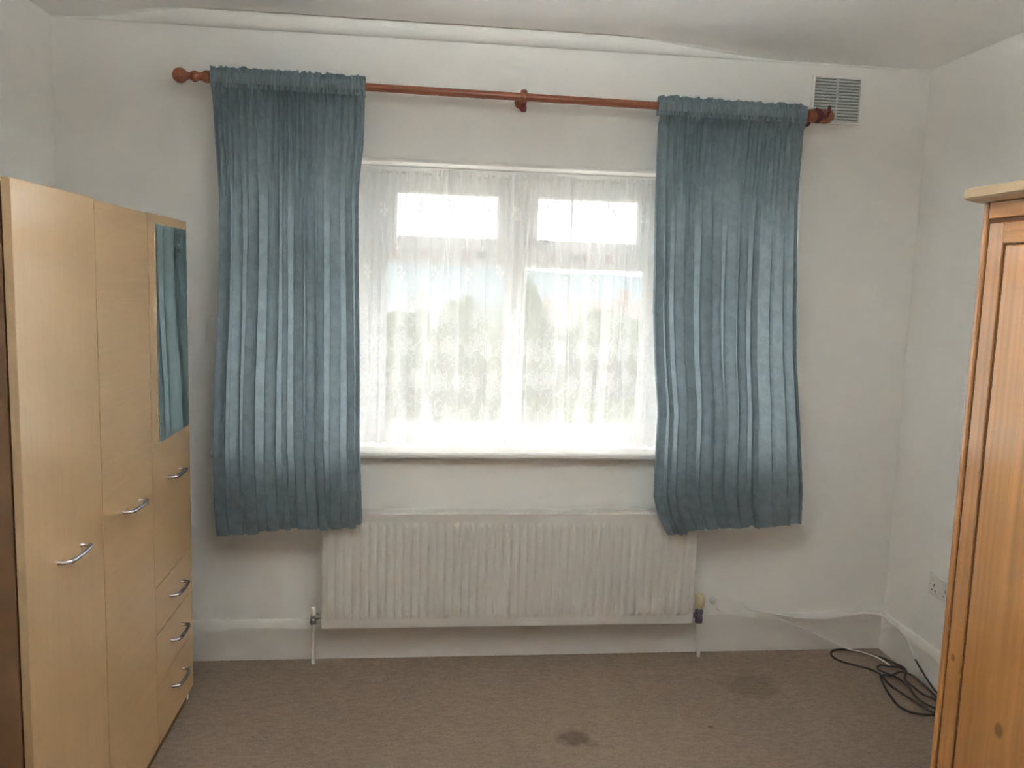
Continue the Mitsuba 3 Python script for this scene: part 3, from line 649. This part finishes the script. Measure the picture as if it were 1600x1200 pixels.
# carcass with the face frame standing 2 cm before it
obj('body', cat(box(PX + 0.024, XR - 0.025, PYn + 0.002, PYf - 0.002, 0.06, PZ - 0.004, 0.003)), 'mat_pine', pw)
obj('corner_post', box(PX, PX + 0.03, PYf - 0.0175, PYf, 0.04, PZ - 0.002, 0.003), 'mat_pine', pw)
obj('corner_post', box(PX, PX + 0.03, PYn, PYn + 0.0175, 0.04, PZ - 0.002, 0.003), 'mat_pine', pw)
obj('top_rail', box(PX + 0.001, PX + 0.03, PYn + 0.02, PYf - 0.0215, 1.742, PZ - 0.002, 0.002), 'mat_pine_across', pw)
obj('bottom_rail', box(PX + 0.001, PX + 0.03, PYn + 0.02, PYf - 0.0215, 0.04, 0.135, 0.002), 'mat_pine_across', pw)
obj('plinth', box(PX - 0.012, XR - 0.025, PYn - 0.01, PYf + 0.010, 0.0, 0.045, 0.004), 'mat_pine_across', pw)
cor = cat(trimesh.convex.convex_hull(np.array([(x, y, z) for z, o in ((PZ - 0.001, 0.012), (PZ + 0.006, 0.028), (PZ + 0.012, 0.034), (PZ + 0.034, 0.032), (PZ + 0.036, 0.030)) for x in (PX - o, XR - 0.012) for y in (PYn - o, PYf + o)])))
obj('cornice', cor, 'mat_pine_pale', pw, label='pale flat cornice board')
obj('groove_shade', cat(box(PX + 0.0075, PX + 0.026, PYn + 0.012, PYf - 0.012, 0.05, PZ - 0.006)), 'mat_groove_shade', pw, label='dark board behind the doors, shade of the gaps in its colour')  # dark board, shade of the door gaps put into its colour
ym = (PYf + PYn) / 2
for y0, y1 in ((ym + 0.0015, PYf - 0.0280), (PYn + 0.0280, ym - 0.0015)):
    z0, z1, st = 0.142, 1.731, 0.054
    dk = obj('door', cat(box(PX + 0.002, PX + 0.022, y1 - st, y1, z0, z1, 0.002), box(PX + 0.002, PX + 0.022, y0, y0 + st, z0, z1, 0.002)), 'mat_pine', pw)
    obj('door_rail', box(PX + 0.002, PX + 0.022, y0 + st - 0.001, y1 - st + 0.001, z1 - st, z1, 0.002), 'mat_pine_across', dk)
    obj('door_rail', box(PX + 0.002, PX + 0.022, y0 + st - 0.001, y1 - st + 0.001, z0, z0 + 0.08, 0.002), 'mat_pine_across', dk)
    g = 0.010
    obj('groove_shade', cat(box(PX + 0.0070, PX + 0.02, y0 + st - 0.001, y1 - st + 0.001, z0 + 0.079, z1 - st + 0.001)), 'mat_groove_shade', dk)  # dark sheet, shade round the panel put into its colour
    obj('panel', box(PX + 0.0035, PX + 0.016, y0 + st + g, y1 - st - g, z0 + 0.08 + g, z1 - st - 0.004, 0.003), 'mat_pine', dk)
    ky = y0 + 0.03 if y1 > ym else y1 - 0.03
    obj('knob', lathe([(-0.030, 0), (-0.028, 0.010), (-0.020, 0.016), (-0.012, 0.013), (-0.006, 0.008), (0.004, 0.009), (0.004, 0)], 'x', (PX, ky, 0.95), 18), 'mat_pine', dk, smooth=40)


# ---------------------------------------------------------------- added ceiling lamp, unseen fill light for the room (above and before the photographer, out of the frame)
FILL_LAMP = 0.58
lp = thing('added_fill_lamp', 'added white bowl fill lamp hanging over the middle of the room, above the camera view', 'added lamp')
lx, ly, lz = 0.35, -1.98, 2.19
obj('bowl', lathe([(lz - 0.07, 0.0), (lz - 0.068, 0.05), (lz - 0.05, 0.11), (lz - 0.02, 0.155), (lz + 0.02, 0.18), (lz + 0.02, 0.176), (lz - 0.017, 0.150), (lz - 0.046, 0.106), (lz - 0.063, 0.0)], 'z', (lx, ly, 0), 36), 'mat_white_plastic', lp, smooth=40)
for k in range(3):
    a = 2.1 * k
    obj('chain', tube([(lx + 0.174 * math.cos(a), ly + 0.174 * math.sin(a), lz + 0.015), (lx + 0.08 * math.cos(a), ly + 0.08 * math.sin(a), H - 0.14), (lx, ly, H - 0.05)], 0.003, 6), 'mat_steel', lp)
obj('ceiling_rose', lathe([(H - 0.06, 0), (H - 0.055, 0.02), (H - 0.02, 0.045), (H + 0.01, 0.05), (H + 0.01, 0)], 'z', (lx, ly, 0), 24), 'mat_white_plastic', lp, smooth=40)
bulb = trimesh.creation.icosphere(subdivisions=3, radius=0.03)
bulb.apply_translation([lx, ly, lz - 0.002])
k_ = obj('bulb', bulb, 'mat_white_plastic', lp, smooth=True)
scene[k_]['emitter'] = dict(type='area', radiance=rgb(FILL_LAMP * 120 * 0.96, FILL_LAMP * 120 * 1.05, FILL_LAMP * 120 * 1.06))

# ---------------------------------------------------------------- outside, seen through the net
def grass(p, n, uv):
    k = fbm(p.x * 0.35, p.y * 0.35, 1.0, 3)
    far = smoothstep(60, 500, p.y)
    return mix(mix((0.06, 0.08, 0.03), (0.13, 0.14, 0.07), k), (0.20, 0.24, 0.25), far)  # distance haze painted in: ground turns blue grey far off
scene['mat_grass'] = dict(type='twosided', bsdf=dict(type='diffuse', reflectance=proc(grass)))
gx = np.concatenate([np.linspace(-900, -60, 30), np.linspace(-50, 60, 50), np.linspace(70, 900, 30)])
gy = np.concatenate([np.linspace(0.28, 40, 30), np.linspace(44, 200, 30), np.linspace(220, 1600, 50)])
GX, GY = np.meshgrid(gx, gy, indexing='ij')
def ground_z(x, y):
    n = meshkit.fbm(np.stack([np.asarray(x) / 260.0, np.asarray(y) / 260.0, np.asarray(x) * 0.0], -1), 3, 5)
    y = np.asarray(y, float)
    return -2.75 - 6.5 * np.clip(y - 8, 0, 90) / 90 + 34 * np.clip((y - 300) / 900, 0, 1) * (0.35 + 0.75 * n)
scene['mat_bounce_slab'] = principled((0.50, 0.49, 0.46), 0.8)
struct('added_bounce_slab', box(-7, 8, 0.32, 11.5, -2.9, -2.66), 'mat_bounce_slab')  # added pale slab, hidden from view, bounces skylight up to the ceiling
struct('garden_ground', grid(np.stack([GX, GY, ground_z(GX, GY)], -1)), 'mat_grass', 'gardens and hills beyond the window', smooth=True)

def leaves(p, n, uv):
    k = fbm(p.x * 2.0, p.y * 2.0, p.z * 2.0, 3)
    return mix((0.05, 0.07, 0.04), (0.12, 0.145, 0.08), k)
scene['mat_leaves'] = dict(type='twosided', bsdf=dict(type='diffuse', reflectance=proc(leaves)))
scene['mat_bark'] = principled((0.10, 0.075, 0.05), 0.8)
ico = trimesh.creation.icosphere(subdivisions=4)
def tree(x, y, ztop, rx, rz, label, seed, cone=0.0):
    key = thing('tree', label, 'tree', None)
    z0 = float(ground_z(x, y))
    d = np.asarray(ico.vertices)
    n = meshkit.fbm(d * 2.2 + seed, 4, seed)
    r = 0.70 + 0.62 * (n - 0.2)
    taper = 1 - cone * (d[:, 2] * 0.5 + 0.5)
    V = d * r[:, None] * np.array([rx, rx, rz]) * np.stack([taper, taper, np.ones_like(taper)], 1)
    V += [x, y, ztop - rz * 0.95]
    obj('crown', trimesh.Trimesh(V, ico.faces, process=False), 'mat_leaves', key, smooth=True)
    obj('trunk', tube([(x, y, z0 - 0.1), (x + 0.1, y, (z0 + ztop) / 2 - rz * 0.4), (x, y, ztop - rz)], [0.05 * rx + .08, 0.04 * rx + .06, 0.03 * rx + .03], 8), 'mat_bark', key, smooth=True)
tree(3.35, 22.5, 1.60, 1.5, 3.2, 'tall tapering garden tree behind the middle window post', 5, 0.55)
tree(-0.9, 34, 0.35, 2.4, 3.6, 'rounded green tree in the gardens seen through the left light', 8)
tree(2.2, 44, 0.60, 2.2, 3.8, 'slim green tree left of the middle window post', 13, 0.3)
tree(12.6, 52, 0.20, 3.6, 3.6, 'broad tree beside the far houses at the right of the window', 19)
scene['mat_render'] = principled((0.62, 0.58, 0.52), 0.8)
scene['mat_brick'] = principled((0.30, 0.22, 0.18), 0.8)
scene['mat_tiles'] = principled((0.22, 0.18, 0.16), 0.8)
scene['mat_slate'] = principled((0.24, 0.25, 0.27), 0.7)
scene['mat_far_pane'] = principled((0.08, 0.09, 0.10), 0.1)
def house(x, y, w, h, wall, roof, label):
    key = thing('house', label, 'house', None)
    z = float(ground_z(x, y)) - 0.3
    obj('walls', box(x - w / 2, x + w / 2, y, y + 7, z, z + h), wall, key)
    rf = trimesh.convex.convex_hull(np.array([(x - w / 2 - .3, y - .4, z + h), (x + w / 2 + .3, y - .4, z + h), (x - w / 2 - .3, y + 7.4, z + h), (x + w / 2 + .3, y + 7.4, z + h), (x - w / 2 - .3, y + 3.5, z + h + 2.4), (x + w / 2 + .3, y + 3.5, z + h + 2.4)]))
    obj('roof', rf, roof, key)
    obj('chimney', box(x + w * 0.3, x + w * 0.3 + .9, y + 3, y + 4, z + h + 1.2, z + h + 3.4, .05), 'mat_brick', key)
    for zz in (z + 0.9, z + 3.4):
        if zz + 1.4 < z + h:
            for k in (-0.3, 0.05, 0.33):
                wn = obj('window', box(x + k * w - .75, x + k * w + .75, y - 0.08, y + 0.02, zz, zz + 1.3, .02), 'mat_upvc', key)
                obj('pane', cat(box(x + k * w - .66, x + k * w - .04, y - 0.10, y - 0.07, zz + .09, zz + 1.21), box(x + k * w + .04, x + k * w + .66, y - 0.10, y - 0.07, zz + .09, zz + 1.21)), 'mat_far_pane', wn)
house(14.5, 66, 10, 5.0, 'mat_render', 'mat_tiles', 'pale rendered house with a brown roof, seen through the right light')
house(-3.5, 74, 11, 5.0, 'mat_brick', 'mat_slate', 'brick house with a grey roof, seen through the left light')
